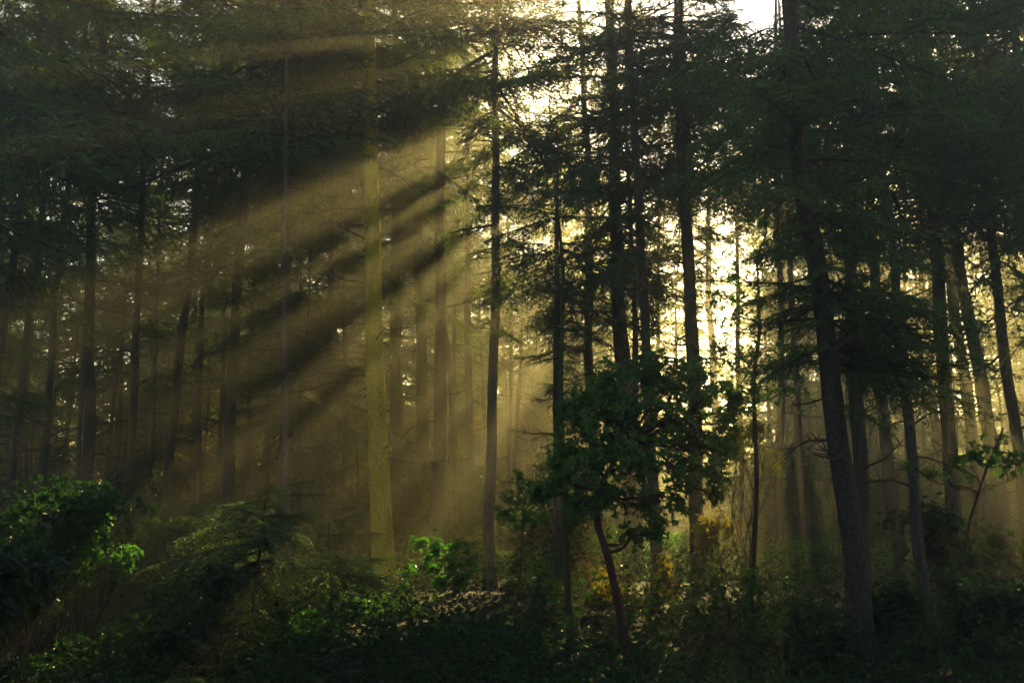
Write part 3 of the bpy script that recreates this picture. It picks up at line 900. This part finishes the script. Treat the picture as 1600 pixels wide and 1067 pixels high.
# ------------------------------------------------------------------ sunlit wood beyond the stand
def far_tree_meshes(seed, hgt, rad, n):
    g = np.random.default_rng(seed)
    cl = 26
    cz = g.uniform(.18, .97, cl) * hgt
    prof = np.sin(np.pi * np.clip((cz / hgt), .08, .985)) ** .55
    a = g.uniform(0, 6.28, cl)
    rr = rad * prof * g.uniform(.25, .85, cl)
    cen = np.stack([np.cos(a) * rr, np.sin(a) * rr, cz], -1)
    k = g.integers(0, cl, n)
    u = g.normal(size=(n, 3))
    u /= np.linalg.norm(u, axis=1)[:, None]
    pos = cen[k] + u * (g.uniform(0, 1, n) ** .4 * rad * .42)[:, None]
    F = MB()
    V = []
    for i in range(n):
        q = Vector(u[i] + g.normal(0, .5, 3)).to_track_quat('Z', 'Y').to_matrix()
        m = np.array(q) * g.uniform(.7, 1.3)
        V.append(BIGL[i % 5][:5] @ m.T + pos[i])
    V = np.concatenate(V)
    f = (LEAF_F[None] + 6 * np.arange(len(V))[:, None, None]).reshape(-1, 4)
    F.add(V.reshape(-1, 3), f, 0)
    T = MB()
    z = np.linspace(0, hgt * .9, 12)
    T.add(*tube(np.stack([.2 * np.sin(z * .3), .2 * np.cos(z * .4), z - .2], -1), .22 * (1 - z / hgt) + .03, 8), 0, True)
    for c in cen[::2]:
        P, rad_ = limb(np.array([0, 0, c[2] * .75]), c, .07, .02)
        T.add(*tube(P, rad_, 5), 0, True)
    return F, T


PROTO = []
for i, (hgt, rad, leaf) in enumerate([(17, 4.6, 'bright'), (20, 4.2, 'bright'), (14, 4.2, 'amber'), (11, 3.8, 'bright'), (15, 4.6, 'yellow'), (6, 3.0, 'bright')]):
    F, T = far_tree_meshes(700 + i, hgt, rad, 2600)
    PROTO.append((F.mesh('crown', [leaf]), T.mesh('trunk', ['twig']), hgt))
FARL = {
    0: ('sunlit yellow green tree beyond the stand, broad crown', 'broad sunlit trees beyond the stand'),
    1: ('sunlit yellow green tree beyond the stand, tall narrow crown', 'tall sunlit trees beyond the stand'),
    2: ('amber leaved tree glowing beyond the stand', 'amber trees beyond the stand'),
    3: ('short bushy sunlit tree beyond the stand', 'short sunlit trees beyond the stand'),
    4: ('dull yellow leaved tree beyond the stand', 'dull yellow trees beyond the stand'),
    5: ('low sunlit bush beyond the stand', 'sunlit bushes beyond the stand'),
}


def far_tree(k, x, y, s):
    cm, tm, hgt = PROTO[k]
    root = empty('sunlit_bush' if k == 5 else 'sunlit_tree', (x, y, float(ground_z(x, y)) - .1))
    root.rotation_euler = (0, 0, rng.uniform(0, 6.28))
    root.scale = (s, s, s * rng.uniform(.9, 1.1))
    tag(root, FARL[k][0], 'bush' if k == 5 else 'tree', FARL[k][1])
    for nm, me in (('trunk', tm), ('crown', cm)):
        o = bpy.data.objects.new(nm, me)
        C.objects.link(o)
        o.parent = root


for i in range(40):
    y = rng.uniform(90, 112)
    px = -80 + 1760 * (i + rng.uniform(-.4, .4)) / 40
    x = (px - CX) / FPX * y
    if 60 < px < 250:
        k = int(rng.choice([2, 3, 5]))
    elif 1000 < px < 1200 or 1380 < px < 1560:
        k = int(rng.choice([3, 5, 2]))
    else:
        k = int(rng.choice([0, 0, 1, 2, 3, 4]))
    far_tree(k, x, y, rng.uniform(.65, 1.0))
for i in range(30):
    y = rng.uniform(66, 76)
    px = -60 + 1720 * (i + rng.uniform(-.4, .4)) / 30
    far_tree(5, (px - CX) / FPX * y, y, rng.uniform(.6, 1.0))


# thickets low in the stand, which close the view under the crowns
def thicket_meshes(seed, hgt, rad, n, T):
    g = np.random.default_rng(seed)
    F, St = MB(), MB()
    cl = 22
    a, r, z = g.uniform(0, 6.28, cl), rad * g.uniform(0, 1, cl) ** .5, hgt * g.uniform(.12, .95, cl)
    cen = np.stack([np.cos(a) * r, np.sin(a) * r, z], -1)
    k = g.integers(0, cl, n)
    u = g.normal(size=(n, 3))
    u /= np.linalg.norm(u, axis=1)[:, None]
    pos = cen[k] + u * (g.uniform(0, 1, n) ** .5 * rad * .45)[:, None] * np.array([1, 1, .55])
    pos[:, 2] = np.maximum(pos[:, 2], .05)
    F.add(*whorls(pos, u * .6 + np.array([0, 0, .8]) + g.normal(0, .4, (n, 3)), T, 2.1), 0)
    for c in cen:
        P, rad_ = limb(np.array([g.uniform(-.3, .3), g.uniform(-.3, .3), -.1]), c, .025, .006, wob=.1)
        St.add(*tube(P, rad_, 5), 0, True)
    return F, St


THICK = []
for i, (hgt, rad, n, T) in enumerate([(3.6, 1.7, 900, MIDL), (2.6, 1.6, 800, WHORL), (4.4, 1.6, 950, MIDL), (1.9, 1.5, 900, SMALL)]):
    F, T_ = thicket_meshes(800 + i, hgt, rad, n, T)
    THICK.append((F.mesh('foliage', ['shaded_shrub' if i < 3 else 'shrub']), T_.mesh('stem', ['twig'])))
THL = ['tall dim thicket bush between the trunks low in the stand', 'broad leaved dim bush between the trunks low in the stand',
       'tallest dim bushes, standing deep between the trunks', 'low fine leaved brush between the trunks']


def thicket(k, x, y, s):
    for T in OPEN_P[N_SLOTS:]:          # not where they would stand in a plant's light
        q = (y - T[1]) / SUN[1]
        if -.5 < q < 10 and abs(x - T[0] - SUN[0] * q) < 1.5:
            return
    root = empty('thicket_bush', (x, y, float(ground_z(x, y)) - .05))
    root.rotation_euler = (0, 0, rng.uniform(0, 6.28))
    root.scale = (s, s, s * rng.uniform(.85, 1.1))
    tag(root, THL[k], 'bush', ['tall thicket bushes', 'broad leaved thicket bushes', 'tallest thicket bushes', 'low brush'][k])
    for nm, me in zip(('foliage', 'stem'), THICK[k]):
        o = bpy.data.objects.new(nm, me)
        C.objects.link(o)
        o.parent = root


for i in range(46):
    y = rng.uniform(34, 52)
    px = -60 + 1720 * ((i * 7 % 46) + rng.uniform(-.5, .5)) / 46
    thicket(int(rng.choice([0, 2, 2, 1])), (px - CX) / FPX * y, y, rng.uniform(.8, 1.15))
for i in range(56):
    y = rng.uniform(18, 33)
    px = -60 + 1720 * ((i * 9 % 56) + rng.uniform(-.5, .5)) / 56
    if y < 25 and (520 < px < 660 or 725 < px < 815 or 860 < px < 1010):
        y += 8
    thicket(int(rng.choice([3, 3, 1, 0])), (px - CX) / FPX * y, y, rng.uniform(.42, .66) * (1.25 if y > 26 else 1))

# leafy trees inside the stand that catch some sun
for k, px, y, sc_ in [(2, 150, 51, .62), (4, 285, 52, .75), (0, 660, 50, .62), (1, 720, 52, .6), (0, 480, 50, .48), (4, 835, 49, .45), (0, 395, 52, .58), (3, 60, 50, .6), (3, 222, 49, .62), (1, 570, 53, .55), (3, 770, 50, .7), (0, 20, 53, .6)]:
    far_tree(k, (px - CX) / FPX * y, y, sc_)

# ------------------------------------------------------------------ ground and undergrowth
ex = np.concatenate([-np.geomspace(800, 45, 14), np.linspace(-40, 40, 121), np.geomspace(45, 800, 14)])
ey = np.concatenate([-np.geomspace(300, 25, 8), np.linspace(-20, 70, 136), np.geomspace(74, 800, 16)])
X, Y = np.meshgrid(ex, ey)
Z = ground_z(X, Y)
gm = MB()
nx = len(ex)
ii, jj = np.meshgrid(np.arange(len(ey) - 1), np.arange(nx - 1), indexing='ij')
q = (ii * nx + jj).reshape(-1)
gm.add(np.stack([X, Y, Z], -1).reshape(-1, 3), np.stack([q, q + 1, q + nx + 1, q + nx], -1), 0, True)
tag(gm.build('ground', ['floor']), kind='structure')

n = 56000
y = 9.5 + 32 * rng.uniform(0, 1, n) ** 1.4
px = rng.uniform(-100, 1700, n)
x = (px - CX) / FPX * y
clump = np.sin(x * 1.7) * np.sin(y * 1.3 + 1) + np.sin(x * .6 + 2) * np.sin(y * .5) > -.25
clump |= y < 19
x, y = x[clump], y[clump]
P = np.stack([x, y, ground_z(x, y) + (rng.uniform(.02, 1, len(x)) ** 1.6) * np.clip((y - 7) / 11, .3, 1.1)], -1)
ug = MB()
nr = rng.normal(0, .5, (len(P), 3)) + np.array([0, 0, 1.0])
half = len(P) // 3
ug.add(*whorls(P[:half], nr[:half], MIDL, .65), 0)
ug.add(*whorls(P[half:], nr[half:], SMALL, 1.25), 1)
tag(ug.build('undergrowth', ['shaded_shrub', 'shaded_shrub']), 'dark low leafy undergrowth covering the forest floor', 'undergrowth', kind='stuff')

# ------------------------------------------------------------------ haze
hz = bpy.data.meshes.new('haze')
x0, x1, y0, y1, zz0, zz1 = -820, 820, -320, 820, -1.5, 31
vs = [(x0, y0, zz0), (x1, y0, zz0), (x1, y1, zz0), (x0, y1, zz0), (x0, y0, zz1), (x1, y0, zz1), (x1, y1, zz1), (x0, y1, zz1)]
hz.from_pydata(vs, [], [(0, 3, 2, 1), (4, 5, 6, 7), (0, 1, 5, 4), (1, 2, 6, 5), (2, 3, 7, 6), (3, 0, 4, 7)])
ho = bpy.data.objects.new('haze', hz)
C.objects.link(ho)
tag(ho, kind='stuff')
hm, nt, out = nodes_of('haze_air')
pv = nt.nodes.new('ShaderNodeVolumePrincipled')
pv.inputs['Color'].default_value = (.95, .89, .68, 1)
pv.inputs['Density'].default_value = .0072
pv.inputs['Anisotropy'].default_value = .74
nt.links.new(pv.outputs[0], out.inputs['Volume'])
hz.materials.append(hm)

# ------------------------------------------------------------------ the sun's disc in the sky
sm_, nt, out = nodes_of('sun_glow')
em = nt.nodes.new('ShaderNodeEmission')
em.inputs[0].default_value = (1, .88, .62, 1)
em.inputs[1].default_value = 60
nt.links.new(em.outputs[0], out.inputs[0])
sm_.cycles.emission_sampling = 'NONE'
D = 1700.0
g = MB()
la, lo_ = np.linspace(-math.pi / 2, math.pi / 2, 13), np.linspace(0, 2 * math.pi, 25)[:-1]
vv = np.array([[math.cos(a) * math.cos(b), math.cos(a) * math.sin(b), math.sin(a)] for a in la for b in lo_]) * D * math.tan(R(.27))
ff = [[i * 24 + j, i * 24 + (j + 1) % 24, (i + 1) * 24 + (j + 1) % 24, (i + 1) * 24 + j] for i in range(12) for j in range(24)]
M['sun'] = sm_
g.add(vv, ff, 0, True)
so = g.build('sun', ['sun'], None, tuple(EYE + SUN * D))
tag(so, kind='structure')

# ------------------------------------------------------------------ light
w = bpy.data.worlds.new('World')
bpy.context.scene.world = w
w.use_nodes = True
nt = w.node_tree
nt.nodes.clear()
sky = nt.nodes.new('ShaderNodeTexSky')
sky.sky_type = 'NISHITA'
sky.sun_disc = False
sky.sun_elevation = SUN_EL
sky.sun_rotation = SUN_AZ
sky.air_density = 1.0
sky.dust_density = 1.2
bg = nt.nodes.new('ShaderNodeBackground')
bg.inputs[1].default_value = .054
ow = nt.nodes.new('ShaderNodeOutputWorld')
nt.links.new(sky.outputs[0], bg.inputs[0])
nt.links.new(bg.outputs[0], ow.inputs[0])

sl = bpy.data.lights.new('sunlight', 'SUN')
sl.energy = 5.0
sl.angle = R(.5)
sl.color = (1.0, .75, .25)
lo = bpy.data.objects.new('sunlight', sl)
C.objects.link(lo)
lo.location = (20, 60, 60)
lo.rotation_euler = Vector(-SUN).to_track_quat('-Z', 'Y').to_euler()

# ------------------------------------------------------------------ camera and render settings
cam = bpy.data.cameras.new('camera')
cam.sensor_width = 36
cam.sensor_fit = 'HORIZONTAL'
cam.lens = FPX * 36 / 1600
cam.clip_end = 5000
cam.clip_start = .05
co = bpy.data.objects.new('camera', cam)
C.objects.link(co)
co.location = tuple(EYE)
co.rotation_euler = (R(90) + PITCH, 0, 0)
sc = bpy.context.scene
sc.camera = co
sc.view_settings.view_transform = 'Standard'
sc.view_settings.look = 'None'
sc.view_settings.exposure = 2.5
sc.view_settings.gamma = 1
cy = sc.cycles
cy.use_denoising = True
cy.denoiser = 'OPENIMAGEDENOISE'
cy.denoising_input_passes = 'RGB_ALBEDO_NORMAL'
cy.max_bounces = 4
cy.diffuse_bounces = 1
cy.glossy_bounces = 1
cy.transmission_bounces = 2
cy.volume_bounces = 0
cy.transparent_max_bounces = 6
cy.sample_clamp_indirect = 4
cy.caustics_reflective = False
cy.caustics_refractive = False
print('blades', N_BLADES[0], 'objects', len(bpy.data.objects), 'fill', n_fill)
